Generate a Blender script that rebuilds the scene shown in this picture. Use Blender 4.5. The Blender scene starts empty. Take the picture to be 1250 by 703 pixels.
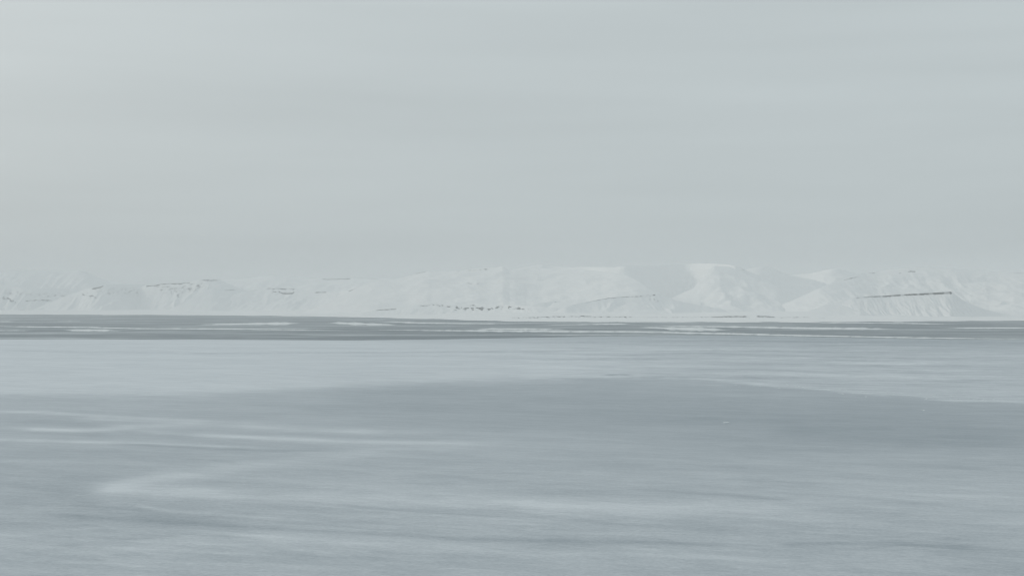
import bpy, math, random
import numpy as np

# ------------------------------------------------------------------ camera, sky, sun, exposure
FPX, PW, PH = 1736.1, 1250.0, 703.0       # focal length in photo pixels (50 mm on 36 mm), photo size
HCAM, VH = 100.0, 373.0                   # eye height above the ice, pixel row of the true horizon
PITCH = math.atan((VH - PH / 2) / FPX)
scene = bpy.context.scene
C = scene.collection

cam_d = bpy.data.cameras.new('camera')
cam_d.lens, cam_d.sensor_width = 50.0, 36.0
cam_d.clip_start, cam_d.clip_end = 1.0, 200000.0
cam = bpy.data.objects.new('camera', cam_d)
C.objects.link(cam)
cam.location = (0, 0, HCAM)
cam.rotation_euler = (math.pi / 2 + PITCH, 0, 0)
scene.camera = cam

SUN_EL, SUN_AZ = math.radians(22), math.radians(-60)   # azimuth from +Y, negative = to the left
SDIR = (math.sin(SUN_AZ) * math.cos(SUN_EL), math.cos(SUN_AZ) * math.cos(SUN_EL), math.sin(SUN_EL))

world = bpy.data.worlds.new('World')
scene.world = world
world.use_nodes = True
wn, wl = world.node_tree.nodes, world.node_tree.links
wn.clear()


def N(nodes, typ, **kw):
    n = nodes.new(typ)
    for k, v in kw.items():
        setattr(n, k, v)
    return n


def wmath(op, a, b=None, clamp=False):
    n = N(wn, 'ShaderNodeMath', operation=op, use_clamp=clamp)
    for i, x in enumerate((a, b)):
        if x is None:
            continue
        if isinstance(x, (int, float)):
            n.inputs[i].default_value = x
        else:
            wl.new(x, n.inputs[i])
    return n.outputs[0]


tc = N(wn, 'ShaderNodeTexCoord')
gen = tc.outputs['Generated']
sep = N(wn, 'ShaderNodeSeparateXYZ')
wl.new(gen, sep.inputs[0])
sinel = wmath('MAXIMUM', sep.outputs['Z'], 0.0)
dot = N(wn, 'ShaderNodeVectorMath', operation='DOT_PRODUCT')
wl.new(gen, dot.inputs[0])
dot.inputs[1].default_value = SDIR
d01 = wmath('MAXIMUM', dot.outputs['Value'], 0.0)
glow = wmath('MULTIPLY', wmath('POWER', d01, 4.0), 0.12)
# stratus: soft, long, almost level streaks in the cloud deck
mp = N(wn, 'ShaderNodeMapping')
wl.new(gen, mp.inputs['Vector'])
mp.inputs['Scale'].default_value = (2.2, 2.2, 26.0)
mp.inputs['Rotation'].default_value = (0.0, math.radians(1.5), 0.0)
ns = N(wn, 'ShaderNodeTexNoise')
wl.new(mp.outputs[0], ns.inputs['Vector'])
ns.inputs['Scale'].default_value = 1.0
ns.inputs['Detail'].default_value = 4.0
ns.inputs['Roughness'].default_value = 0.45
streak = wmath('MULTIPLY', wmath('SUBTRACT', ns.outputs[0], 0.5), 0.30)
lum = wmath('ADD', wmath('ADD', wmath('SUBTRACT', 1.17, wmath('MULTIPLY', wmath('EXPONENT', wmath('MULTIPLY', sinel, -6.0)), 0.215)), glow), streak)
cloudc = N(wn, 'ShaderNodeVectorMath', operation='SCALE')
cloudc.inputs[0].default_value = (0.494, 0.548, 0.561)
wl.new(lum, cloudc.inputs['Scale'])
warm = N(wn, 'ShaderNodeVectorMath', operation='SCALE')
warm.inputs[0].default_value = (0.30, 0.20, 0.135)
wl.new(wmath('MULTIPLY', wmath('POWER', d01, 4.0), 0.36), warm.inputs['Scale'])
addw = N(wn, 'ShaderNodeVectorMath', operation='ADD')
wl.new(cloudc.outputs[0], addw.inputs[0])
wl.new(warm.outputs[0], addw.inputs[1])
sky = N(wn, 'ShaderNodeTexSky', sky_type='NISHITA', sun_disc=False)
sky.sun_elevation = SUN_EL
sky.sun_rotation = SUN_AZ
sky.dust_density = 4.0
bg_sky = N(wn, 'ShaderNodeBackground')
wl.new(sky.outputs[0], bg_sky.inputs[0])
bg_sky.inputs[1].default_value = 0.05
bg_cloud = N(wn, 'ShaderNodeBackground')
wl.new(addw.outputs[0], bg_cloud.inputs[0])
mixw = N(wn, 'ShaderNodeMixShader')
mixw.inputs[0].default_value = 0.94                       # a nearly closed cloud deck over the clear sky
wl.new(bg_sky.outputs[0], mixw.inputs[1])
wl.new(bg_cloud.outputs[0], mixw.inputs[2])
wo = N(wn, 'ShaderNodeOutputWorld')
wl.new(mixw.outputs[0], wo.inputs[0])

sun_d = bpy.data.lights.new('sun', 'SUN')
sun_d.energy = 0.8
sun_d.angle = math.radians(12)
sun_d.color = (1.0, 0.94, 0.85)
sun = bpy.data.objects.new('sun', sun_d)
C.objects.link(sun)
sun.rotation_euler = (math.pi / 2 - SUN_EL, 0, math.pi - SUN_AZ)
from mathutils import Vector
sun.rotation_euler = Vector((-SDIR[0], -SDIR[1], -SDIR[2])).to_track_quat('-Z', 'Y').to_euler()

scene.view_settings.view_transform = 'Standard'
scene.view_settings.look = 'None'
scene.view_settings.exposure = 0.0
scene.view_settings.gamma = 1.0
scene.view_settings.use_curve_mapping = False
scene.render.engine = 'CYCLES'
scene.cycles.max_bounces = 6
scene.cycles.diffuse_bounces = 3
scene.cycles.glossy_bounces = 2
scene.cycles.volume_bounces = 2
scene.cycles.use_denoising = True
scene.cycles.denoising_prefilter = 'ACCURATE'
scene.cycles.use_adaptive_sampling = False
scene.cycles.pixel_filter_type = 'BLACKMAN_HARRIS'
scene.cycles.filter_width = 1.1

# ------------------------------------------------------------------ pixel <-> world
CP, SP = math.cos(PITCH), math.sin(PITCH)


def ray(u, v):
    a = (np.asarray(u, float) - PW / 2) / FPX
    b = (PH / 2 - np.asarray(v, float)) / FPX
    return a, CP - b * SP, SP + b * CP


def ground(u, v, z=0.0):
    """point on the level z seen at pixel (u, v)"""
    a, dy, dz = ray(u, v)
    t = (z - HCAM) / dz
    return a * t, dy * t


def at_depth(u, v, y):
    a, dy, dz = ray(u, v)
    t = np.asarray(y, float) / dy
    return a * t, HCAM + dz * t


def project(x, y, z):
    dz = z - HCAM
    f = y * CP + dz * SP
    w = -y * SP + dz * CP
    return PW / 2 + FPX * x / f, PH / 2 - FPX * w / f


def sstep(e0, e1, x):
    t = np.clip((x - e0) / (e1 - e0), 0, 1)
    return t * t * (3 - 2 * t)


# ------------------------------------------------------------------ noise
def _hash(ix, iy, seed):
    h = (ix.astype(np.int64) * 374761393 + iy.astype(np.int64) * 668265263 + seed * 974634777) & 0xffffffff
    h = ((h ^ (h >> 13)) * 1274126177) & 0xffffffff
    h = (h ^ (h >> 16)) & 0xffffffff
    return h * (2 * math.pi / 4294967296.0)


def noise(x, y, seed=0):
    x, y = np.broadcast_arrays(np.asarray(x, float), np.asarray(y, float))
    ix, iy = np.floor(x), np.floor(y)
    fx, fy = x - ix, y - iy
    sx, sy = fx * fx * fx * (fx * (fx * 6 - 15) + 10), fy * fy * fy * (fy * (fy * 6 - 15) + 10)

    def g(dx, dy):
        a = _hash(ix + dx, iy + dy, seed)
        return np.cos(a) * (fx - dx) + np.sin(a) * (fy - dy)
    a = g(0, 0) * (1 - sx) + g(1, 0) * sx
    b = g(0, 1) * (1 - sx) + g(1, 1) * sx
    return 1.5 * (a * (1 - sy) + b * sy)


def fbm(x, y, oct=4, seed=0, gain=0.5):
    s, amp = 0.0, 1.0
    for o in range(oct):
        s = s + amp * noise(x * 2 ** o, y * 2 ** o, seed + 17 * o)
        amp *= gain
    return s


# ------------------------------------------------------------------ meshes and materials
def grid_mesh(name, X, Y, Z, attrs, mat, smooth=True, more=()):
    """one mesh from 2-D arrays of points (and further patches of the same sheet)"""
    me = bpy.data.meshes.new(name)
    cos, qs, ats, base = [], [], {k_: [] for k_ in attrs}, 0
    for (X_, Y_, Z_, A_) in ((X, Y, Z, attrs), *more):
        r, c = X_.shape
        cos.append(np.stack([X_, Y_, Z_], -1).reshape(-1, 3))
        i = np.arange(r * c).reshape(r, c) + base
        q_ = np.stack([i[:-1, :-1], i[:-1, 1:], i[1:, 1:], i[1:, :-1]], -1).reshape(-1, 4)
        # faces look up
        p0, p1, p2 = (cos[-1][q_[0, n] - base] for n in (0, 1, 2))
        if np.cross(p1 - p0, p2 - p0)[2] < 0:
            q_ = q_[:, ::-1]
        qs.append(q_)
        for k_ in attrs:
            ats[k_].append(np.asarray(A_[k_]).reshape(-1))
        base += r * c
    co = np.concatenate(cos).astype(np.float32)
    q = np.ascontiguousarray(np.concatenate(qs)).astype(np.int32)
    attrs = {k_: np.concatenate(v_) for k_, v_ in ats.items()}
    me.vertices.add(len(co))
    me.vertices.foreach_set('co', co.ravel())
    me.loops.add(q.size)
    me.loops.foreach_set('vertex_index', q.ravel())
    me.polygons.add(len(q))
    me.polygons.foreach_set('loop_start', np.arange(0, q.size, 4, dtype=np.int32))
    me.update(calc_edges=True)
    me.polygons.foreach_set('use_smooth', np.full(len(q), smooth))
    for k, a in attrs.items():
        at = me.attributes.new(k, 'FLOAT', 'POINT')
        at.data.foreach_set('value', a.reshape(-1).astype(np.float32))
    me.materials.append(mat)
    me.update()
    o = bpy.data.objects.new(name, me)
    C.objects.link(o)
    return o


class Mat:
    def __init__(self, name):
        self.m = bpy.data.materials.new(name)
        self.m.use_nodes = True
        self.n, self.l = self.m.node_tree.nodes, self.m.node_tree.links
        self.b = self.n['Principled BSDF']

    def node(self, typ, **kw):
        return N(self.n, typ, **kw)

    def inp(self, sock, x):
        if isinstance(x, (int, float)):
            sock.default_value = x
        elif isinstance(x, (tuple, list)):
            sock.default_value = tuple(x) if len(x) == len(sock.default_value) else (*x, 1.0)
        else:
            self.l.new(x, sock)

    def math(self, op, a, b=None, clamp=False):
        n = self.node('ShaderNodeMath', operation=op, use_clamp=clamp)
        self.inp(n.inputs[0], a)
        if b is not None:
            self.inp(n.inputs[1], b)
        return n.outputs[0]

    def mix(self, f, a, b):
        n = self.node('ShaderNodeMix', data_type='RGBA')
        self.inp(n.inputs[0], f)
        self.inp(n.inputs[6], a)
        self.inp(n.inputs[7], b)
        return n.outputs[2]

    def attr(self, name):
        return self.node('ShaderNodeAttribute', attribute_name=name).outputs['Fac']

    def noise(self, scale, stretch=(1, 1, 1), rot=0.0, detail=3.0, rough=0.5):
        tcn = self.node('ShaderNodeTexCoord')
        mpn = self.node('ShaderNodeMapping')
        self.l.new(tcn.outputs['Object'], mpn.inputs[0])
        mpn.vector_type = 'TEXTURE'
        mpn.inputs['Rotation'].default_value = (0, 0, rot)
        mpn.inputs['Scale'].default_value = tuple(scale * s for s in stretch)
        nn = self.node('ShaderNodeTexNoise')
        nn.inputs['Scale'].default_value = 1.0
        nn.inputs['Detail'].default_value = detail
        nn.inputs['Roughness'].default_value = rough
        self.l.new(mpn.outputs[0], nn.inputs['Vector'])
        return nn.outputs[0]

    def bump(self, h, strength, dist):
        b = self.node('ShaderNodeBump')
        b.inputs['Strength'].default_value = strength
        b.inputs['Distance'].default_value = dist
        self.l.new(h, b.inputs['Height'])
        self.l.new(b.outputs[0], self.b.inputs['Normal'])


def snow_hill_material():
    M = Mat('snow_and_rock')
    n1 = M.noise(420.0, detail=5.0, rough=0.6)
    n2 = M.noise(16.0, (1.4, 1.4, 0.5), detail=4.0, rough=0.7)
    snow = M.mix(n1, (0.80, 0.81, 0.82), (0.865, 0.865, 0.86))
    rockc = M.mix(n2, (0.07, 0.07, 0.075), (0.24, 0.235, 0.23))
    r = M.math('ADD', M.attr('rock'), M.math('MULTIPLY', M.math('SUBTRACT', n2, 0.5), 0.55))
    rr = M.node('ShaderNodeMapRange', interpolation_type='SMOOTHSTEP')
    M.inp(rr.inputs[0], r)
    rr.inputs[1].default_value, rr.inputs[2].default_value = 0.08, 0.56
    M.inp(M.b.inputs['Base Color'], M.mix(rr.outputs[0], snow, rockc))
    M.b.inputs['Roughness'].default_value = 0.85
    M.b.inputs['Specular IOR Level'].default_value = 0.2
    return M.m


WIND = math.radians(-22)


def ice_material():
    M = Mat('snow_swept_sea_ice')
    base = M.attr('snow')
    stk = M.attr('texture')
    n0 = M.noise(170.0, (3.2, 1, 1), WIND, 4.0, 0.55)
    n1 = M.noise(24.0, (2.4, 1, 1), WIND, 8.0, 0.62)
    n2 = M.noise(5.0, (1.5, 1, 1), WIND + 0.15, 6.0, 0.68)
    n3 = M.noise(2.2, (1, 1, 1), WIND - 0.1, 5.0, 0.7)

    def c(n, k):
        return M.math('MULTIPLY', M.math('SUBTRACT', n, 0.5), k)
    def crisp(n, e0, e1, k):          # drifts end in a crisp lip, so their cover steps rather than fades
        r = M.node('ShaderNodeMapRange', interpolation_type='SMOOTHSTEP')
        M.inp(r.inputs[0], n)
        r.inputs[1].default_value, r.inputs[2].default_value = e0, e1
        return M.math('MULTIPLY', M.math('SUBTRACT', r.outputs[0], 0.5), k)
    p0 = M.noise(150.0, (1.6, 1, 1), WIND * .4, 6.0, 0.6)
    p1 = M.noise(38.0, (2.6, 1, 1), WIND - .1, 5.0, 0.58)
    p2 = M.noise(11.0, (2.6, 1, 1), WIND + .1, 4.0, 0.58)
    steps = M.math('ADD', M.math('ADD', crisp(p0, .47, .56, .13), crisp(p1, .47, .54, .15)), crisp(p2, .47, .54, .13))
    fine = M.math('ADD', M.math('ADD', M.math('ADD', c(n0, 0.30), c(n1, 0.65)), c(n2, 0.75)), c(n3, 1.2))
    fine = M.math('ADD', fine, steps)
    s = M.math('ADD', base, M.math('MULTIPLY', fine, M.math('MULTIPLY', stk, 0.70)), clamp=True)
    M.inp(M.b.inputs['Base Color'], M.mix(s, (0.268, 0.312, 0.350), (0.680, 0.716, 0.750)))
    M.inp(M.b.inputs['Roughness'], M.math('ADD', M.math('MULTIPLY', s, 0.3), 0.55))
    M.b.inputs['Specular IOR Level'].default_value = 0.12
    M.bump(M.math('ADD', M.math('ADD', n2, n1), M.math('MULTIPLY', steps, 4.0)), 0.5, 0.3)
    return M.m


def water_material():
    M = Mat('dark_water')
    n = M.noise(520.0, (2.2, 1, 1), math.radians(-3), 5.0, 0.62)
    n2 = M.noise(70.0, (3, 1, 1), math.radians(-6), 4.0, 0.65)
    q = M.math('ADD', M.math('MULTIPLY', n, 0.65), M.math('MULTIPLY', n2, 0.35))
    rr = M.node('ShaderNodeMapRange', interpolation_type='SMOOTHSTEP')
    M.inp(rr.inputs[0], q)
    rr.inputs[1].default_value, rr.inputs[2].default_value = 0.43, 0.68
    M.inp(M.b.inputs['Base Color'], M.mix(rr.outputs[0], (0.185, 0.215, 0.238), (0.50, 0.535, 0.555)))
    M.b.inputs['Roughness'].default_value = 0.6
    M.b.inputs['IOR'].default_value = 1.33
    M.b.inputs['Specular IOR Level'].default_value = 0.12
    return M.m


def floe_material():
    M = Mat('floe_snow')
    n = M.noise(60.0, (2, 1, 1), 0.0, 4.0, 0.6)
    white = M.mix(n, (0.68, 0.71, 0.725), (0.86, 0.87, 0.87))
    f = M.math('ADD', M.attr('tone'), M.math('MULTIPLY', M.math('SUBTRACT', n, 0.5), 0.6), clamp=True)
    M.inp(M.b.inputs['Base Color'], M.mix(f, (0.30, 0.335, 0.355), white))
    M.b.inputs['Roughness'].default_value = 0.8
    M.b.inputs['Specular IOR Level'].default_value = 0.2
    return M.m


def block_material():
    M = Mat('block_ice')
    n = M.noise(1.2, (1, 1, 1), 0.0, 4.0, 0.6)
    M.inp(M.b.inputs['Base Color'], M.mix(n, (0.60, 0.66, 0.69), (0.86, 0.88, 0.88)))
    M.b.inputs['Roughness'].default_value = 0.55
    return M.m


M_HILL, M_ICE, M_WATER, M_FLOE, M_BLOCK = snow_hill_material(), ice_material(), water_material(), floe_material(), block_material()

# ------------------------------------------------------------------ shoreline
SH_U = [-700, 0, 130, 250, 340, 440, 500, 560, 620, 700, 900, 1000, 1130, 1250, 1950]
SH_V = [383.0, 383.5, 384.2, 384.6, 385.6, 387.2, 388.6, 390.4, 392.0, 393.0, 393.2, 393.2, 392.2, 391.2, 389.5]


def shore_y(u):
    return ground(u, np.interp(u, SH_U, SH_V))[1]


# water: one sheet from far behind the floating edge of the ice to the shore
us = np.linspace(-700, 1950, 120)
vs = np.array([376.5, 378, 380, 382, 385, 389, 393, 398, 404, 412, 425, 450, 500, 600, 760])
U, V = np.meshgrid(us, vs)
X, Y = ground(U, V, -0.35)
water = grid_mesh('water', X, Y, np.full_like(X, -0.35), {}, M_WATER)
water['kind'] = 'structure'

# ------------------------------------------------------------------ sea ice
EDGE_U = [-700, 0, 250, 430, 520, 620, 720, 820, 920, 1000, 1100, 1250, 1950]
EDGE_V = [413.5, 414.0, 414.2, 415.0, 414.2, 412.4, 410.6, 409.4, 409.6, 411.2, 413.2, 414.8, 416]
BND_U = [-700, 0, 120, 220, 330, 430, 530, 620, 720, 800, 870, 930, 1000, 1080, 1160, 1250, 1950]
BND_V = [482, 482.5, 483, 481, 476, 473, 467, 463.5, 461.5, 461.5, 465, 470.5, 476, 482, 487.5, 491.5, 500]

# drifts and bare leads on the ice, as seen from here: points, half width (px), strength (+ snow, - bare ice)
STROKES = [
    ([(20, 428), (120, 429.5), (250, 431), (400, 430.5), (560, 429.5), (650, 429.5), (700, 428), (770, 428.8)], 0.9, -0.30),
    ([(15, 437), (60, 437.3), (130, 437)], 0.7, -0.14), ([(150, 447), (220, 449), (300, 449.5)], 0.7, -0.12),
    ([(0, 421), (90, 420.5), (200, 420)], 0.8, -0.13), ([(350, 424), (460, 425.5), (560, 424)], 0.9, -0.12),
    ([(430, 434.5), (560, 435), (640, 437), (800, 440), (880, 441)], 0.8, -0.16),
    ([(660, 432), (760, 434), (860, 431), (950, 434), (1100, 437), (1250, 440)], 1.5, -0.20),
    ([(800, 428), (900, 428.5), (1050, 429), (1200, 430)], 0.8, -0.22),
    ([(860, 421), (960, 423), (1060, 421), (1250, 425)], 1.0, -0.16), ([(700, 417), (900, 416), (1100, 418), (1250, 419)], 1.2, -0.18),
    ([(900, 444), (1000, 445.5), (1130, 446), (1250, 447)], 1.6, -0.15), ([(830, 449), (940, 451), (1030, 456)], 1.2, -0.14),
    ([(640, 440), (700, 440.6), (800, 441), (850, 440)], 1.0, 0.20),
    ([(1010, 442), (1100, 444.5), (1180, 445), (1250, 444)], 1.5, 0.22), ([(880, 436), (960, 437), (1010, 436)], 0.9, 0.16),
    ([(735, 457.2), (755, 456.6), (772, 457.6)], 0.9, -0.6), ([(755, 455.6), (800, 455.2), (860, 457), (930, 462), (1010, 466)], 0.7, -0.14),
    ([(840, 457), (930, 455.5), (1040, 459), (1150, 461), (1250, 460)], 2.2, 0.18),
    ([(850, 462), (920, 468), (1000, 475), (1080, 480), (1160, 486)], 1.6, 0.20),
    # smooth dark ice below the snow field
    ([(420, 476), (560, 490), (720, 500), (900, 506), (1060, 515), (1250, 522)], 24, -0.10),
    ([(950, 522), (1080, 527), (1250, 533)], 12, -0.10),
    # wind tongues at the left
    ([(-200, 500), (0, 503.5), (60, 505), (110, 508), (180, 511), (260, 514), (340, 517)], 1.7, 0.34),
    ([(30, 524), (100, 524.5), (160, 523.2), (190, 524.5)], 2.0, 0.40), ([(-200, 520), (-40, 522.5), (60, 524), (110, 525.5)], 1.8, 0.18),
    ([(140, 519), (230, 519.5), (300, 522), (400, 526), (520, 531)], 2.6, 0.27),
    ([(-200, 533), (0, 536), (60, 536.4), (120, 538), (200, 541), (270, 544), (350, 546)], 1.7, 0.44),
    ([(250, 531), (360, 536), (480, 541), (640, 546)], 3.5, 0.28), ([(300, 518), (420, 522), (560, 527), (700, 534)], 3.0, 0.12),
    ([(-100, 513), (60, 516), (150, 516.5), (250, 518)], 3.5, -0.08), ([(100, 530), (220, 531), (320, 537)], 2.5, -0.10),
    ([(150, 541), (240, 545), (330, 548.5), (420, 550)], 1.5, -0.24), ([(0, 528), (60, 529.5), (140, 529.5)], 1.4, -0.08),
    # the swept bow of snow
    ([(-300, 560), (-60, 564), (30, 562)], 9, 0.10),
    ([(500, 551), (400, 558), (330, 565), (260, 574), (190, 584), (155, 591), (130, 597)], 7.5, 0.24),
    ([(150, 592), (230, 588), (420, 588), (700, 598)], 15, 0.06), ([(20, 590), (70, 592), (122, 586)], 14, -0.05),
    ([(110, 511), (200, 515), (300, 519.5), (420, 525), (600, 531)], 2.0, 0.20), ([(180, 527), (300, 532), (450, 538), (620, 543)], 2.2, 0.22),
    ([(122, 598), (150, 596.5), (190, 597.5), (250, 600), (310, 603)], 7.0, 0.20),
    ([(140, 596), (150, 596.5), (190, 600), (260, 604), (400, 607), (560, 611), (760, 619), (1000, 622)], 7.5, 0.31),
    ([(165, 618), (200, 622), (230, 624), (290, 626)], 2.0, 0.30), ([(190, 623), (300, 630), (420, 637)], 1.8, 0.22), ([(330, 612), (450, 622), (600, 632), (700, 637)], 1.6, 0.16), ([(420, 616), (520, 625), (640, 633)], 1.4, -0.14), ([(500, 612), (600, 620), (720, 631)], 1.5, 0.14),
    ([(240, 556), (330, 552), (420, 551), (520, 548)], 2.2, 0.10),
    ([(60, 600), (90, 612), (150, 624), (260, 634)], 9, -0.15), ([(0, 612), (60, 620), (120, 628)], 12, -0.05),
    ([(80, 630), (160, 634), (260, 640), (400, 648), (560, 657), (700, 661), (850, 664), (1000, 667)], 2.6, -0.24),
    ([(960, 664), (1060, 661), (1120, 662), (1180, 667), (1250, 672)], 3.0, -0.30), ([(1050, 668), (1110, 664), (1150, 668), (1200, 673)], 1.2, -0.2), ([(1100, 659), (1150, 663), (1190, 662)], 1.0, 0.2),
    ([(1070, 654), (1130, 656), (1180, 658)], 1.2, -0.12), ([(1040, 660), (1090, 656.5), (1150, 657)], 1.0, 0.12),
    ([(780, 598), (860, 603), (920, 607), (980, 612)], 1.4, -0.24), ([(920, 600), (980, 605), (1060, 609), (1200, 621)], 1.2, -0.10),
    ([(640, 628), (760, 640), (900, 646), (1040, 648)], 5.0, -0.08), ([(500, 590), (640, 596), (820, 602)], 6, -0.07),
    ([(60, 648), (130, 644), (200, 646), (300, 652), (400, 660)], 2.4, 0.26), ([(100, 666), (180, 669), (320, 676)], 2.0, 0.24), ([(160, 659), (240, 663), (330, 664)], 1.5, 0.18), ([(60, 655), (140, 657), (220, 655)], 2.0, -0.12),
    ([(70, 685), (120, 686), (180, 690)], 1.6, 0.26), ([(330, 660), (460, 664), (600, 672), (760, 680)], 3.5, 0.12),
    ([(700, 672), (860, 680), (1000, 690), (1250, 700)], 5.0, 0.08), ([(1000, 590), (1130, 600), (1250, 606)], 12, 0.10),
    ([(1050, 553), (1150, 557), (1250, 558)], 4.0, 0.10), ([(700, 560), (850, 566), (950, 577)], 3.0, -0.06),
    ([(260, 556), (420, 562), (640, 566), (900, 572)], 6.0, -0.05), ([(0, 550), (140, 549), (250, 555)], 3.5, -0.08),
]


N_DRAWN = len(STROKES)
DR = random.Random(11)
for n_, u0, u1, v0, v1, l0, l1, h0, h1, amp in (
        (150, 640, 1350, 411, 470, 40, 230, .45, 1.1, .17), (60, -60, 760, 417, 470, 60, 260, .5, 1.3, .075),
        (60, -80, 1350, 475, 560, 80, 320, .8, 2.2, .06), (170, -80, 1350, 556, 720, 50, 300, .9, 2.8, .085)):
    for _ in range(n_):
        uc, vc, ln = DR.uniform(u0, u1), DR.uniform(v0, v1), DR.uniform(l0, l1)
        sl = DR.gauss(.012, .012) + .045 * max(0.0, (vc - 500) / 200)
        cv = DR.uniform(-.02, .02) * sl * ln
        STROKES.append(([(uc - ln / 2, vc - sl * ln / 2), (uc, vc + cv), (uc + ln / 2, vc + sl * ln / 2)], DR.uniform(h0, h1), amp * DR.uniform(-1.1, 1.0)))


def ice_cover(U, V, X, Y):
    """how much wind-packed snow lies on the ice (0 bare, 1 white) and how streaky it is"""
    w1 = fbm(X / 260, Y / 420, 3, 5)
    w2 = fbm(X / 60, Y / 160, 3, 9)
    vb = np.interp(U, BND_U, BND_V)
    soft = np.interp(U, [0, 350, 560, 760, 1250], [5.0, 7.0, 7.0, 2.8, 2.2])
    Vw = V + 1.1 * w1 * np.clip((V - 412) / 60, 0.15, 1.6) + 0.5 * w2 * np.clip((V - 412) / 60, 0.1, 1.5)
    upper = np.interp(U, [0, 300, 560, 700, 820, 920, 1250], [0.92, 0.92, 0.88, 0.84, 0.72, 0.66, 0.70])
    ve = np.interp(U, EDGE_U, EDGE_V)
    ramp = np.interp(U, [0, 420, 560, 760, 1250], [2, 4, 9, 17, 20])
    upper = upper - np.interp(U, [0, 420, 600, 900, 1250], [0.04, 0.12, 0.35, 0.34, 0.38]) * (1 - sstep(0, 1, (Vw - ve) / ramp))
    lv = [455, 480, 500, 520, 540, 560, 580, 600, 630, 660, 703, 900]
    L = np.interp(Vw, lv, [.62, .60, .56, .50, .52, .50, .50, .50, .54, .58, .60, .60])
    Mi = np.interp(Vw, lv, [.48, .45, .42, .42, .50, .55, .56, .58, .60, .58, .60, .60])
    R = np.interp(Vw, lv, [.44, .42, .38, .34, .34, .46, .55, .60, .60, .54, .55, .58])
    t1, t2 = sstep(100, 600, U), sstep(600, 1100, U)
    lower = (L * (1 - t1) + Mi * t1) * (1 - t2) + R * t2
    rag = fbm(X / 45, Y / 110, 4, 33) * np.interp(U, [0, 500, 800, 1250], [1.0, 1.2, 2.0, 2.2])
    k = sstep(-1, 1, (vb + rag - Vw) / soft)
    s = lower * (1 - k) + upper * k
    for n_, (pts, hw, a) in enumerate(STROKES):
        p = sorted(pts)
        pu, pv = [q[0] for q in p], [q[1] for q in p]
        span = pu[-1] - pu[0]
        m = (U > pu[0] - 0.06 * span - 4) & (U < pu[-1] + 0.06 * span + 4) & (Vw > min(pv) - 3 * hw) & (Vw < max(pv) + 3 * hw)
        Um, Vm, Xm, Ym = U[m], Vw[m], X[m], Y[m]
        tl = min(0.3 * span, 16.0) if n_ < N_DRAWN else 0.35 * span
        tap = sstep(pu[0] - 0.06 * span - 4, pu[0] + tl, Um) * (1 - sstep(pu[-1] - max(tl, .25 * span), pu[-1] + 0.06 * span + 4, Um))
        d = (Vm - np.interp(Um, pu, pv)) / hw
        br = 0.85 + (.4 if n_ < N_DRAWN else .8) * fbm(Xm / (hw * 22) + 3 * pu[0], Ym / (hw * 60), 3, 21)
        s[m] += a * tap * np.exp(-d * d) * np.clip(br, 0.1, 1.4)
    rough = np.interp(U, [0, 500, 900, 1250], [0.55, 0.6, 1.0, 1.0]) * k + np.interp(V, [470, 520, 560, 620, 703, 900], [.55, .45, .55, .75, .8, .8]) * (1 - k)
    return s, rough


us = np.concatenate([np.arange(-700, -80, 12.0), np.arange(-80, 1330, 2.4), np.arange(1330, 1951, 12.0)])
rows = np.concatenate([np.linspace(0, 1, 270) ** 1.25])
ve = np.interp(us, EDGE_U, EDGE_V)
V = ve[None, :] + rows[:, None] * (780 - ve[None, :])
U = np.broadcast_to(us, V.shape)
X, Y = ground(U, V)
# the outer margin wanders by a few metres like a broken edge
S, T = ice_cover(U, V, X, Y)
Z = 0.05 * fbm(X / 25, Y / 12, 3, 3) + 0.10 * np.clip(S - 0.5, 0, 1)
Z[0] = -0.6
# the same sheet goes on below and behind the viewer and out to both sides
yn = float(Y[-1, 0])
xs_b = np.concatenate([[-26000, -12000, -5000, -2000], np.linspace(X[-1, 0], X[-1, -1], 12), [2000, 5000, 12000, 26000]])
XB, YB = np.meshgrid(xs_b, np.array([yn, 0, -600, -2000, -6000, -14000]))


def patch(XP, YP, cover):
    return XP, YP, np.zeros_like(XP), {'snow': np.full_like(XP, cover), 'texture': np.full_like(XP, .8)}


rest = [patch(XB, YB, .58)]
for s_, col in ((-1, 0), (1, -1)):
    k = np.linspace(0, 1, 12)[:, None]
    XE, YE = X[1::12, col][None, :], Y[1::12, col][None, :]
    XS = XE * (1 - k) + s_ * 26000 * k
    rest.append(patch(XS, np.broadcast_to(YE, XS.shape), .62))
sea_ice = grid_mesh('sea_ice', X, Y, Z, {'snow': S, 'texture': T}, M_ICE, more=rest)
sea_ice['kind'] = 'structure'


# ------------------------------------------------------------------ hills
def rock_strokes(U, V, X, Y, Z, strokes, seed):
    R = np.zeros_like(U)
    for st in strokes:
        pts, hw, a, broken = st
        p = sorted(pts)
        pu, pv = [q[0] for q in p], [q[1] for q in p]
        wob = 0.6 * noise(U / 7, U * 0 + seed, seed)
        d = (V + wob * min(hw, 1.0) - np.interp(U, pu, pv)) / hw
        m = (U >= pu[0] - 0.5) & (U <= pu[-1] + 0.5)
        tap = sstep(pu[0] - 1, pu[0] + 5, U) * (1 - sstep(pu[-1] - 5, pu[-1] + 1, U))
        br = 1 - broken + broken * np.clip(0.25 + 1.5 * (fbm(U / 5.0 + seed, V / 3.0, 3, seed + 7)), 0, 1.5)
        R = np.maximum(R, np.where(m, a * tap * np.exp(-d * d) * br, 0))
    return R


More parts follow.
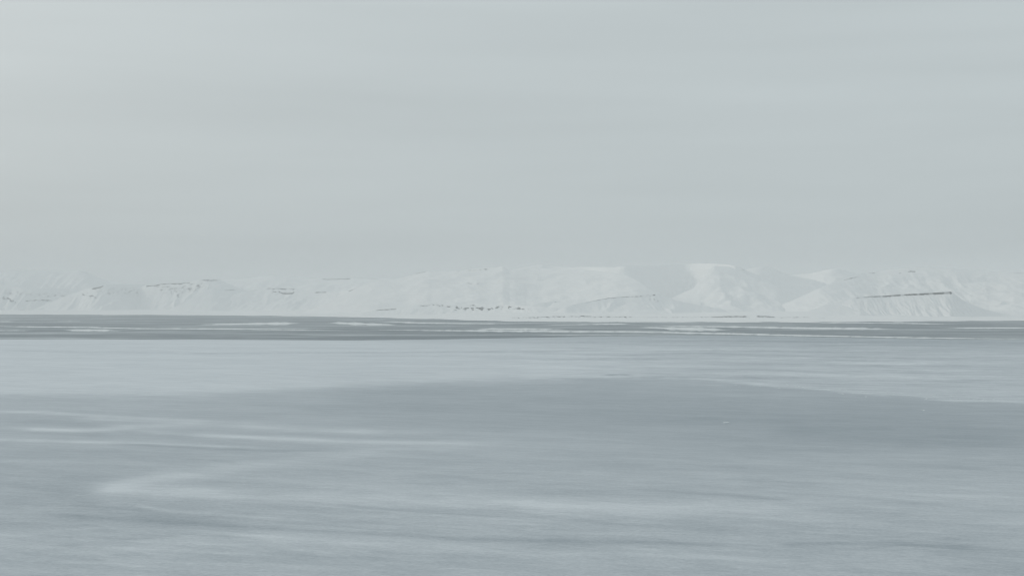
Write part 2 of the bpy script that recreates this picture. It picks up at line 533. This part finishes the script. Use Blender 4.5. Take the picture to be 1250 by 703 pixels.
def hill(crest, front, back, seed, cliff=(), p=1.7, gully=0.08, glen=160.0, spur=0.25, slen=900.0, plateau=0.0,
         rocks=(), rough=0.012, name='hill', rows=96, du=1.3, foot=-6.0, tilt=0.0, smooth=1.0):
    """a ridge: crest given as (pixel column, pixel row, depth in km); slopes fall away from it to both sides.
    front/back: run of the slopes in metres"""
    cu = np.array([c[0] for c in crest], float)
    us = np.arange(cu[0], cu[-1] + 0.01, du)
    cv = np.interp(us, cu, [c[1] for c in crest])
    cy = np.interp(us, cu, [c[2] * 1000.0 for c in crest])
    kern = max(1, int(round(3 * smooth / du)))
    if kern > 1:
        w = np.hanning(2 * kern + 1) + 1e-3
        w /= w.sum()
        cv = np.convolve(np.pad(cv, kern, 'edge'), w, 'valid')
        cy = np.convolve(np.pad(cy, kern * 3, 'edge'), np.ones(6 * kern + 1) / (6 * kern + 1), 'valid')
    cv = cv + 0.35 * smooth * fbm(us / 13.0, us * 0 + seed, 3, seed)
    cx, cz = at_depth(us, cv, cy)

    # both ends run out in a flank of their own
    def flank(i):
        hz_ = max(cz[i] - foot, 1.0)
        e = min(2.6 * hz_ + 60, 1500) / (cy[i] / FPX)
        n = max(4, int(e / du))
        q = np.arange(1, n + 1) / n
        return us[i] + (q * e if i else -q * e), np.full(n, cy[i]), foot + hz_ * (1 - q) ** 1.35
    (ua, ya, za), (ub, yb_, zb_) = flank(0), flank(-1)
    us, cy, cz = (np.concatenate([ua[::-1], us, ub]), np.concatenate([ya[::-1], cy, yb_]), np.concatenate([za[::-1], cz, zb_]))
    cx = (us - PW / 2) / FPX * (cy * CP + (cz - HCAM) * SP)
    k = np.linspace(0, 1, rows) ** 1.5
    kb = (np.linspace(0, 1, 16) ** 1.4)[1:][::-1]
    fr = front * (1 + spur * fbm(cx / slen, cx * 0 + seed * 3.1, 2, seed + 1))
    rel = np.clip((cz - foot) / max((cz - foot).max(), 1.0), 0.02, 1) ** 0.9       # lower crests have shorter slopes
    fr = fr * (0.12 + 0.88 * rel)
    back = np.broadcast_to(back * (0.25 + 0.75 * rel), us.shape)[None, :]
    off = np.concatenate([kb[:, None] * back, -(k[:, None] * fr[None, :])], 0)
    yy = cy[None, :] + off
    # stay on the sight line's column near the crest, so that columns fan out with depth
    xx = cx[None, :] * yy / cy[None, :]
    a = np.abs(off)
    isf = off <= 0
    run = np.where(isf, fr[None, :], back)
    clu = np.interp(us, [q[0] for q in cliff], [q[1] for q in cliff]) if cliff else us * 0
    cl = np.where(isf, np.broadcast_to(clu, off.shape), 0.0)
    if isinstance(plateau, (int, float)):
        plateau = (plateau, plateau)
    pl = np.where(isf, plateau[0], plateau[1])
    t = np.clip((a - pl) / (run - pl), 0, 1)
    fall = (1 - t) ** p
    def blur(z_, px):
        n = max(1, int(px / du))
        w_ = np.hanning(2 * n + 3)
        w_ /= w_.sum()
        return np.convolve(np.pad(z_, n + 1, 'edge'), w_, 'valid')
    c1, c2 = blur(cz, 10), blur(cz, 34)
    q1, q2 = sstep(0.01, 0.14, t), sstep(0.12, 0.5, t)
    hz = (cz[None, :] * (1 - q1) + c1[None, :] * q1) * (1 - q2) + c2[None, :] * q2 - foot
    body = np.where(cl > 0, np.maximum(0, 1 - cl / np.maximum(hz, 1)), 1.0)
    drop = np.where(cl > 0, sstep(0.0, 10.0, a) * (1 - body), 0)
    prof = np.where(cl > 0, (1 - drop) * 1.0 + (fall - 1) * body, fall)
    zz = foot + hz * prof + tilt * np.where(isf, np.minimum(a, pl), 0) * -1
    mid = np.clip(4 * t * (1 - t), 0, 1)
    g1 = 1 - np.abs(2.2 * noise(xx / glen + 0.35 * fbm(xx / 300, yy / 300, 2, seed), yy / (glen * 6.0), seed + 2))
    g2 = 1 - np.abs(2.2 * noise(xx / (glen * 0.37), yy / (glen * 2.5), seed + 3))
    zz = zz + hz * gully * mid ** 0.8 * (g1 - 0.55) + hz * gully * 0.45 * mid * (g2 - 0.55)
    zz = zz + hz * rough * np.clip(t * 6, 0, 1) * 4 * fbm(xx / 420, yy / 420, 4, seed + 5)
    U2, V2 = project(xx, yy, zz)
    R = rock_strokes(U2, V2, xx, yy, zz, rocks, seed) * np.interp(cy.mean(), [9800, 10600, 12500, 19000], [.72, 1.0, .85, 1.5]) if rocks else np.zeros_like(U2)
    if cliff:
        edge = np.where(isf & (a > 0.5) & (t < 0.999), 1 - sstep(6.0, 9.0 + 9.0 * np.clip(.5 + fbm(xx / 22, xx * 0, 3, seed + 13), 0, 1) + cl * .3, a), 0) * np.clip(0.70 + 0.7 * fbm(xx / 50, xx * 0, 4, seed + 11), 0.36, 0.74)
        R = np.maximum(R, edge * sstep(2, 9, cl))
    o = grid_mesh(name, xx, yy, zz, {'rock': R}, M_HILL)
    o['kind'] = 'structure'
    return o


# low snowy plain behind the shore, under all the hills
us = np.arange(-700, 1951, 4.0)
y0 = shore_y(us)
wob = fbm(us / 40, us * 0, 4, 71)
k = np.concatenate([np.linspace(0, 1, 40) ** 1.6])
off = k[:, None] * 16000.0
yy = y0[None, :] * (1 + 0.03 * wob[None, :]) + off
aa = (us - PW / 2) / FPX
xx = aa[None, :] * yy
zz = -0.9 + 3.5 * sstep(0, 120, off) + 0.012 * np.minimum(off, 2500) + 12 * sstep(300, 2500, off) * (0.5 + fbm(xx / 1500, yy / 1500, 3, 72))
plain = grid_mesh('shore_plain', xx, yy, zz, {'rock': np.zeros_like(xx)}, M_HILL)
plain['kind'] = 'structure'

# --- left: far plateau and the ridges before it
hill([(-700, 336, 25), (-500, 330, 25), (-300, 334, 25), (-120, 331, 25), (0, 333, 25), (10, 331, 25), (30, 330, 25), (60, 331, 25), (82, 331, 25), (100, 330.2, 25), (108, 333, 25),
      (120, 339, 25), (135, 344, 25), (165, 349, 25), (190, 356, 25)], 3000, 3000, 11, gully=.10, glen=420, spur=.4, slen=1600, p=1.5, plateau=(250, 600),
     rocks=[([(94, 330.5), (104, 332.5), (110, 336)], 0.8, .35, .6)])
hill([(-700, 352, 21.5), (-350, 345, 21.5), (-150, 350, 21.5), (-40, 343, 21.4), (0, 347.5, 21), (20, 350, 20.8), (32, 353, 20.6), (60, 351.5, 20.8), (85, 352, 21), (110, 357, 21), (130, 364, 21)],
     1500, 2500, 12, gully=.12, glen=200, spur=.5, slen=800, p=1.6,
     rocks=[([(28, 367.5), (45, 366.5), (66, 366.8)], 0.9, .42, .5), ([(0, 361), (12, 366), (22, 371)], 2.6, .42, .8), ([(0, 356), (40, 360), (84, 361)], 4.5, .18, .7), ([(68, 366), (80, 371), (90, 374)], 2.0, .32, .8)])
hill([(78, 362, 20.2), (96, 356, 20.2), (106, 352.5, 20), (113, 351, 19.9), (122, 350, 19.8), (128, 347.6, 19.8), (140, 347, 20), (160, 347.5, 20.4), (176, 347.5, 21), (190, 352, 21.4), (215, 360, 21.6)],
     1350, 2200, 13, gully=.07, glen=200, spur=.2, slen=700, p=1.35,
     rocks=[([(104, 358.5), (109, 357)], 1.1, .62, .3), ([(111, 353), (119, 351.4), (128, 348.7)], 1.1, .72, .4), ([(115, 355), (150, 356), (175, 356)], 6.0, .20, .7), ([(162, 363), (168, 365)], 1.6, .3, .7), ([(96, 358), (110, 361), (120, 364)], 2.2, .28, .8)])
hill([(170, 352, 20.6), (176, 348.6, 20.5), (192, 347.4, 20.3), (197, 345.8, 20.2), (222, 345.2, 20), (234, 343.6, 19.9), (243, 341.2, 19.8), (252, 340.6, 19.8), (268, 341.2, 19.8), (276, 345, 19.8), (290, 351, 19.8), (310, 358, 19.8)],
     1350, 2200, 14, gully=.06, glen=150, spur=.15, slen=700, p=1.25,
     rocks=[([(176, 349.6), (192, 348.4), (197, 346.8), (222, 346.2), (234, 344.8)], 0.9, .48, .5), ([(244, 342), (268, 342.4)], 0.9, .46, .4),
            ([(186, 353), (225, 353), (252, 348)], 6.0, .26, .7), ([(205, 356), (222, 362)], 3.0, .26, .8), ([(226, 350), (246, 352)], 2.6, .26, .9)])
# far gentle ground in the gap
hill([(255, 346, 24), (275, 341.5, 24), (300, 340, 24), (320, 338, 24), (334, 336.6, 24), (348, 338, 24), (372, 340, 24), (394, 340.4, 24), (430, 339.6, 24), (470, 340.2, 24), (500, 344, 24)],
     3800, 2600, 15, gully=.05, glen=420, spur=.2, p=1.2, plateau=(200, 800),
     rocks=[([(391, 341.2), (410, 340.9), (430, 340)], 0.8, .44, .3), ([(433, 340), (465, 340)], 0.6, .26, .3)])
hill([(212, 376, 18.0), (222, 370, 18.2), (236, 362, 18.4), (250, 355, 18.6), (259, 351.4, 18.7), (272, 353.4, 18.8), (288, 353.4, 19), (296, 357, 19.2), (306, 364, 19.3)],
     1300, 2400, 16, gully=.03, glen=260, spur=.1, p=1.3, rocks=[([(272, 354.2), (290, 354)], 0.8, .34, .4)])
hill([(280, 362, 18.6), (296, 356, 18.8), (318, 353, 19), (328, 351.6, 19), (345, 351.8, 19), (362, 352.4, 19), (382, 356, 18.8), (400, 356.2, 18.6), (414, 356.6, 18.4), (426, 354, 18.2), (438, 350.4, 18), (450, 349, 18), (470, 355, 18)],
     1500, 2600, 17, gully=.05, glen=240, spur=.25, p=1.3,
     rocks=[([(322, 352.6), (345, 352.6), (362, 353.2)], 1.3, .42, .7), ([(330, 356.5), (350, 358), (365, 357)], 2.0, .42, .9), ([(382, 357), (400, 357)], 1.2, .46, .5),
            ([(424, 356), (434, 353), (445, 349.6)], 0.9, .6, .3), ([(368, 379.5), (373, 380)], 0.8, .5, .2), ([(298, 354), (316, 354)], 0.9, .3, .4)])
# --- centre: the broad dome and the high ground behind it
hill([(395, 372, 15.6), (410, 364, 15.8), (424, 357, 16), (440, 350, 16.2), (452, 345.6, 16.3), (462, 342.4, 16.4), (487, 340, 16.5), (500, 336.8, 16.6), (512, 333, 16.6), (522, 331.4, 16.6), (545, 331.4, 16.6),
      (562, 330.4, 16.6), (585, 327.6, 16.6), (606, 326.6, 16.5), (613, 325.8, 16.3), (622, 330.5, 16.2), (632, 330, 16.3), (650, 328, 16.6), (690, 329, 16.2), (730, 331, 15.6), (752, 334, 15), (768, 338, 14.6), (778, 343, 14.2), (790, 351, 13.8), (806, 361, 13.4), (820, 370, 13)],
     4300, 2200, 21, gully=.02, glen=520, spur=.15, slen=1500, p=1.15, plateau=(150, 300),
     rocks=[([(505, 334.8), (514, 332.6), (522, 331.6)], 0.8, .4, .3), ([(556, 331.4), (585, 329.5), (600, 328.5)], 1.3, .28, .6), ([(565, 345), (590, 347)], 2.0, .22, .8)])
hill([(600, 332, 18.5), (626, 328.6, 18.5), (648, 325, 18.5), (662, 323, 18.5), (672, 324.6, 18.5), (690, 326.6, 18.3), (715, 326, 18), (740, 326.4, 17.2), (765, 325.6, 16.8), (800, 325.2, 17.6), (820, 323.8, 18.1), (836, 322.4, 18.4), (850, 321.9, 18.2), (866, 321.8, 17.2),
      (884, 322.8, 16.4), (896, 324.6, 16), (904, 327.6, 16), (914, 331.6, 16.4), (930, 338, 16.8)], 2300, 2600, 22, gully=.05, glen=420, spur=.3, slen=1300, p=1.3, plateau=(120, 500),
     rocks=[([(904, 328), (912, 331.6)], 0.8, .36, .5)])
hill([(846, 352, 15), (856, 340, 15.2), (864, 330, 15.4), (872, 324.2, 15.5), (890, 325.6, 15.5), (905, 332, 15.4), (925, 341, 15.2), (950, 350, 15)], 2600, 2200, 23, gully=.05, glen=300, spur=.25, slen=900, p=1.25)
# low rocky knolls on the coast, centre
hill([(690, 375, 11.8), (708, 370, 12), (724, 367, 12.1), (742, 363.4, 12.2), (762, 362, 12.3), (780, 361, 12.3), (796, 358.6, 12.4), (803, 358, 12.4), (812, 361.5, 12.4), (826, 367, 12.3), (850, 372, 12.3), (880, 377, 12.3)],
     750, 1500, 24, gully=.08, glen=150, spur=.3, slen=500, p=1.25,
     rocks=[([(716, 369), (736, 365), (752, 362.8)], 0.9, .5, .4), ([(740, 364), (770, 362.2), (782, 361.6)], 0.8, .46, .4), ([(776, 361.4), (796, 360), (806, 360)], 1.6, .48, .8), ([(790, 364), (806, 368)], 3.2, .36, .9), ([(700, 368), (720, 370)], 1.6, .34, .8)])
hill([(440, 382, 12.6), (462, 378, 12.8), (490, 374, 12.9), (516, 371.4, 13), (545, 371, 13), (580, 371.6, 12.9), (620, 372, 12.6), (650, 373.5, 12.2), (680, 376, 12)], 800, 1400, 25, gully=.06, glen=130, spur=.35, slen=500, p=1.2,
     rocks=[([(457, 378.6), (470, 378), (486, 377)], 1.0, .6, .3), ([(511, 373), (535, 372.4), (552, 374.5)], 1.6, .66, .9), ([(548, 377), (570, 376), (590, 377), (606, 378)], 3.4, .62, .95),
            ([(570, 373), (600, 374)], 1.6, .56, .95), ([(600, 375.5), (625, 375.5), (640, 377.5), (650, 379.5)], 1.9, .68, .9), ([(655, 369), (690, 371)], 1.6, .36, .9)])
hill([(640, 376, 13), (660, 370, 13.2), (680, 367.5, 13.4), (700, 368, 13.4), (722, 372, 13.2), (740, 376, 13)], 800, 1500, 26, gully=.07, glen=140, p=1.3, rocks=[([(660, 371), (680, 369), (700, 369.5)], 1.3, .36, .9)])
# --- right: saddle, far plateau and the flat-topped headland
hill([(880, 345, 17), (900, 335, 17), (912, 329, 17), (922, 326, 17), (930, 325.4, 17), (944, 328.2, 17), (950, 330.6, 17), (956, 333.8, 17), (966, 336.5, 17), (985, 340, 17), (1010, 346, 17)], 2000, 2400, 31, gully=.05, glen=420, p=1.35, spur=.3,
     rocks=[([(945, 329), (956, 334)], 0.8, .34, .5)])
hill([(930, 341, 18), (955, 336.4, 18), (972, 335, 18), (990, 333.4, 17.8), (1004, 330.6, 17.6), (1013, 328.4, 17.4), (1020, 327.8, 17.4), (1030, 330, 17.4), (1044, 334, 17.4), (1070, 341, 17.4)], 2200, 2400, 32, gully=.05, glen=420, p=1.3, spur=.3)
hill([(1000, 352, 14), (1014, 346, 14.2), (1028, 341.6, 14.4), (1040, 337.4, 14.6), (1050, 334.6, 14.8), (1066, 332, 15), (1074, 331, 15), (1090, 328.8, 15), (1110, 327.4, 15), (1135, 326.8, 15), (1158, 327.6, 15), (1180, 329.6, 15), (1210, 331.2, 15),
      (1250, 331.6, 15), (1320, 333, 15), (1420, 330, 15), (1560, 336, 15), (1700, 331, 15), (1950, 338, 15)], 2400, 2400, 33, gully=.05, glen=240, spur=.2, slen=900, p=1.35, plateau=(90, 700),
     rocks=[([(1028, 343), (1040, 339.4), (1050, 337)], 1.0, .5, .5), ([(1058, 334), (1074, 332)], 0.9, .46, .6), ([(1095, 335), (1102, 332)], 1.0, .46, .5), ([(1104, 332), (1122, 331)], 1.1, .4, .7), ([(1235, 334), (1250, 333.6), (1300, 335)], 0.7, .4, .4)])
hill([(1176, 378, 11.4), (1184, 368, 11.9), (1194, 354, 12.5), (1204, 343, 13), (1214, 337, 13.3), (1226, 334.6, 13.4), (1250, 334, 13.4), (1300, 337, 13.4), (1380, 345, 13), (1470, 356, 12.5)], 3000, 1800, 34, gully=.04, glen=260, spur=.2, p=1.25,
     rocks=[([(1196, 352), (1210, 362)], 4.0, .2, .9)])
hill([(960, 386, 10.4), (985, 380, 10.6), (1010, 372, 10.9), (1030, 366, 11.1), (1050, 362.6, 11.2)], 1150, 1600, 35, gully=.03, glen=160, p=1.2, rows=64,
     rocks=[([(975, 378.5), (990, 375.5), (1002, 374)], 1.0, .34, .5), ([(946, 379), (953, 381)], 1.0, .42, .5)])
mesa = hill([(1024, 374, 10.9), (1032, 369, 10.9), (1040, 364.4, 10.9), (1046, 362.8, 10.9), (1062, 361.4, 10.9), (1084, 360.4, 10.9), (1104, 359, 10.85), (1124, 358, 10.8), (1146, 356.8, 10.75), (1160, 355.8, 10.7), (1163, 357, 10.7), (1168, 361, 10.7), (1176, 366.6, 10.7),
      (1188, 372.6, 10.7), (1204, 378.4, 10.7), (1222, 383, 10.7), (1245, 386.6, 10.7)], 470, 1800, 36, cliff=[(1040, 0), (1046, 5), (1065, 5.5), (1100, 7), (1159, 10), (1161, 9), (1163, 0)], gully=.045, glen=60, spur=.10, slen=300, p=1.35, plateau=(0, 500), du=1.0, smooth=.35, name='headland',
     rocks=[([(1078, 368), (1084, 373)], 4.5, .36, .9), ([(1092, 370), (1100, 374)], 4.5, .34, .9), ([(1112, 366), (1124, 370)], 3.5, .26, .9), ([(1064, 372), (1070, 375)], 3, .26, .9)])

# low dark bank along the shore in front of the bowl
hill([(620, 387.8, 9.75), (640, 386.6, 9.7), (665, 386, 9.7), (690, 385.6, 9.7), (704, 385.0, 9.7), (724, 385.4, 9.7), (748, 386, 9.7), (770, 386, 9.7), (800, 386.8, 9.7), (840, 386.6, 9.7), (870, 386.2, 9.7), (884, 385.6, 9.7), (900, 385.2, 9.7), (913, 385.4, 9.7), (916, 387.4, 9.7), (920, 387.4, 9.7), (923, 385.0, 9.7), (936, 385.6, 9.7),
      (950, 386.6, 9.7), (980, 386.8, 9.7), (1010, 387.2, 9.7), (1050, 388.4, 9.7), (1110, 389.4, 9.7)], 260, 700, 37, gully=.12, glen=40, spur=.1, p=1.1, rows=40, du=1.0, smooth=.3, name='coastal_bank', foot=1.0,
     rocks=[([(622, 388.2), (664, 387), (704, 386.2), (748, 387), (776, 387)], 1.1, .62, .6), ([(780, 387.6), (830, 387.4), (870, 387)], 0.8, .5, .6), ([(866, 387), (884, 386.6), (914, 386.4)], 1.2, .72, .3), ([(921, 386.4), (936, 386.4), (948, 387)], 1.3, .74, .3), ([(950, 387.6), (990, 387.4)], 0.9, .56, .5), ([(992, 388.2), (1040, 389.5), (1110, 390.4)], 0.7, .4, .4)])

# ------------------------------------------------------------------ floes and strips of ice on the dark water
rng = random.Random(4)


def floe(pts, hw, label, seed, bright=1.0):
    """a floating strip of ice: pts along its middle (pixel column, pixel row, half width in rows)"""
    p = sorted(pts)
    us = np.linspace(p[0][0], p[-1][0], max(24, int((p[-1][0] - p[0][0]) / 3)))
    vc = np.interp(us, [q[0] for q in p], [q[1] for q in p])
    w = np.interp(us, [q[0] for q in p], [q[2] for q in p]) * hw
    w = np.maximum(w * (1 + 0.55 * fbm(us / 11.0, us * 0 + seed, 4, seed)), 0.03)
    tip = sstep(0, 0.2, (us - us[0]) / (us[-1] - us[0])) * sstep(0, 0.2, (us[-1] - us) / (us[-1] - us[0]))
    w = w * np.maximum(tip, 0.05)
    vc = vc + 0.12 * fbm(us / 25.0, us * 0 + seed, 2, seed + 3)
    k = np.array([-1.15, -1.15, -1.1, -0.6, 0, 0.6, 1.1, 1.15, 1.15])
    zt = np.array([-0.75, -0.2, 0.0, 0.3, 0.45, 0.3, 0.0, -0.2, -0.75])
    tn = np.array([.05, .05, .2, .85, 1, .85, .2, .05, .05])[:, None] * (0.35 + 0.65 * tip[None, :]) * np.clip(bright + 0.35 * fbm(us / 18.0, us * 0, 3, seed + 9), .2, 1)[None, :]
    V = vc[None, :] + k[:, None] * w[None, :]
    U = np.broadcast_to(us, V.shape)
    X, Y = ground(U, V)
    Z = zt[:, None] + 0.08 * fbm(X / 40, Y / 40, 2, seed) * (zt[:, None] > 0.1)
    Z[:, 0] = Z[:, -1] = -0.7
    o = grid_mesh('ice_floe', X, Y, Z, {'tone': tn}, M_FLOE)
    o['label'], o['category'], o['group'] = label, 'ice floe', 'white ice strips on the dark water'
    return o


FLOES = [
    ([(-60, 397.4, .5), (20, 398.6, .7), (110, 399.6, .8), (165, 401, .7), (250, 401.4, .8), (330, 402.2, .7), (415, 402.8, .7), (440, 403, .6)], .8, 'long hairline white ice strip on dark water under the rocky-rimmed ridges'),
    ([(-30, 392.4, .6), (5, 392.4, .7), (23, 392.5, .5)], .8, 'short white ice sliver on dark water below the gullied ridge'),
    ([(68, 392.2, .5), (85, 392.3, .7), (102, 392.4, .5)], .7, 'faint short ice sliver near shore below the dark rock rim'),
    ([(-40, 403.4, .5), (10, 403.4, .6), (42, 403.6, .4)], .8, 'thin white ice strip beside the bright lens-shaped floe'),
    ([(76, 403.2, .5), (95, 403.1, 1.2), (115, 403, 1.4), (136, 403.4, .8), (150, 404, .3)], 1.0, 'bright lens-shaped white floe just behind the ice edge'),
    ([(236, 396.2, .5), (262, 396, .7), (300, 395.4, 1.0), (330, 395, 1.5), (360, 394.8, 1.6), (372, 395, .6)], 1.0, 'bright tapering floe with its thick end below the low rock ledges'),
    ([(396, 394.2, .4), (408, 394.2, .9), (425, 394.8, 1.5), (445, 395.6, 1.5), (470, 396.2, 1.0), (490, 396.4, .4)], 1.0, 'pale spindle-shaped floe below the left flank of the broad dome'),
    ([(425, 402, .8), (440, 402, 2.2), (470, 402.6, 2.0), (520, 403.2, 1.2), (600, 403.8, 1.2), (690, 404.6, 1.2), (780, 404.9, 1.1), (840, 406.4, 1.1), (905, 407.6, 1.1), (960, 409.2, 1.0), (1040, 410.6, .9), (1130, 412.4, .8), (1250, 413.8, .6), (1330, 414.6, .5)], .85, 'longest white ice strip, unbroken along the outer edge of the sea ice'),
    ([(450, 393, .4), (480, 393, 1.0), (515, 394.2, 1.1), (570, 394.8, .9), (640, 395, .5)], .8, 'pale ice strip close to shore below the spotted rocky knoll'),
    ([(574, 402, .4), (600, 401.4, 1.0), (640, 401.8, 1.2), (680, 402.2, .8), (700, 402.8, .3)], .8, 'white blade-shaped floe lying along the longest strip'),
    ([(655, 396.6, .3), (700, 396.2, .6), (740, 395.6, 1.0), (760, 395.4, 1.1), (778, 395.8, .5)], .7, 'thin white floe in the dark lead below the rock-spotted knob'),
    ([(770, 399.6, .3), (800, 400, .9), (830, 401.4, 1.9), (862, 402, 2.2), (884, 402.6, 1.0), (894, 403.2, .4)], 1.0, 'broad bright floe below the white bowl'),
    ([(780, 397.8, .3), (820, 398.2, .7), (870, 398.6, .9), (930, 399.6, 1.1), (1000, 400.8, 1.4), (1060, 401.2, 1.6), (1098, 401.6, 1.2), (1110, 401.8, .4)], .85, 'straight white ice strip below the left foot of the flat-topped headland'),
    ([(1146, 400.6, .4), (1180, 400.4, .7), (1230, 400.4, .8), (1320, 400.6, .6)], .9, 'thin white ice strip below the right foot of the flat-topped headland'),
    ([(970, 394.8, .3), (1010, 394.2, .6), (1080, 394.4, .8), (1130, 395, .9), (1172, 395.6, .5)], .7, 'pale ice strip right below the flat-topped headland along the shore'),
    ([(650, 409.6, .3), (700, 408.8, .5), (760, 408.8, .3)], .6, 'faint short ice sliver between the longest strip and the sea ice'),
]
for i, (pts, hw, lab) in enumerate(FLOES):
    floe(pts, hw, lab, 100 + i, {1: .6, 2: .5, 3: .7, 8: .8, 14: .75, 15: .6}.get(i, 1.0))


# ------------------------------------------------------------------ blocks of ice frozen into the sheet
def lump(sx, sy, sz, seed):
    """an angular block, faceted and slightly undercut: verts, faces"""
    import bmesh
    r = random.Random(seed)
    bm = bmesh.new()
    for _ in range(26):
        a, b = r.uniform(0, 2 * math.pi), r.uniform(-0.25, 1.0)
        q = math.sqrt(max(0, 1 - b * b)) * r.uniform(0.75, 1.05)
        bm.verts.new((sx * q * math.cos(a), sy * q * math.sin(a), sz * b * r.uniform(.7, 1.1)))
    bmesh.ops.convex_hull(bm, input=bm.verts[:])
    for v in [v for v in bm.verts if not v.link_faces]:
        bm.verts.remove(v)
    bm.verts.ensure_lookup_table()
    bm.verts.index_update()
    vs_ = [tuple(v.co) for v in bm.verts]
    fs_ = [[v.index for v in f.verts] for f in bm.faces]
    bm.free()
    return vs_, fs_


def block(parts, name, loc, label, cat, group=None):
    vs_, fs_ = [], []
    for (ox, oy, sx, sy, sz, seed) in parts:
        v, f = lump(sx, sy, sz, seed)
        b = len(vs_)
        vs_ += [(x + ox, y + oy, z) for x, y, z in v]
        fs_ += [[i + b for i in q] for q in f]
    me = bpy.data.meshes.new(name)
    me.from_pydata(vs_, [], fs_)
    me.materials.append(M_BLOCK)
    o = bpy.data.objects.new(name, me)
    C.objects.link(o)
    o.location = loc
    o['label'], o['category'] = label, cat
    if group:
        o['group'] = group
    return o


gx, gy = ground(888, 516)
block([(0, 0, 2.0, 1.6, 1.3, 1), (-2.2, .4, 1.5, 1.2, .75, 2)], 'ice_block', (float(gx), float(gy), 0), 'larger lone white ice block with a low left lump on dark smooth ice', 'ice block')
gx, gy = ground(1127, 501)
block([(0, 0, 1.9, 1.5, .8, 5)], 'ice_block', (float(gx), float(gy), 0), 'smaller low white ice block on dark ice near the pressure ridge', 'ice block')

# rubble pushed up along the rim of the snow field
parts = []
for _ in range(170):
    u = rng.uniform(830, 1250) if rng.random() < .8 else rng.uniform(1250, 1500)
    v = float(np.interp(u, BND_U, BND_V)) - 1.2 + rng.gauss(0, 2.2)
    if math.sin(u / 9.0) + math.sin(u / 23.0 + 1) < -0.3 and rng.random() < .8:
        continue
    gx, gy = ground(u, v)
    s = rng.uniform(.3, 1.0)
    parts.append((float(gx), float(gy), 1.6 * s, 1.3 * s, .55 * s, rng.randrange(9999)))
rid = block(parts, 'pressure_ridge', (0, 0, 0), 'low line of broken ice rubble rimming the streaked snow field', 'ice ridge')
rid['kind'] = 'stuff'

# ------------------------------------------------------------------ haze
HV = Mat('haze')
HV.n.remove(HV.b)
pv = HV.node('ShaderNodeVolumePrincipled')
pv.inputs['Color'].default_value = (0.95, 0.97, 0.98, 1)
pv.inputs['Density'].default_value = 4.4e-5
pv.inputs['Anisotropy'].default_value = 0.0
HV.l.new(pv.outputs[0], HV.n['Material Output'].inputs['Volume'])
zmax = max((o.matrix_basis @ Vector(c)).z for o in C.objects if o.type == 'MESH' for c in o.bound_box)
x1, yb, yf, zb, zt = 33000, -16000, 48000, -8.0, zmax + 25
me = bpy.data.meshes.new('haze')
me.from_pydata([(sx * x1, y, z) for z in (zb, zt) for y in (yb, yf) for sx in (-1, 1)], [],
               [(0, 2, 3, 1), (4, 5, 7, 6), (0, 1, 5, 4), (2, 6, 7, 3), (0, 4, 6, 2), (1, 3, 7, 5)])
me.materials.append(HV.m)
haze = bpy.data.objects.new('haze', me)
C.objects.link(haze)
haze['kind'] = 'stuff'
haze['label'] = 'thin pale haze over the frozen bay and hills'
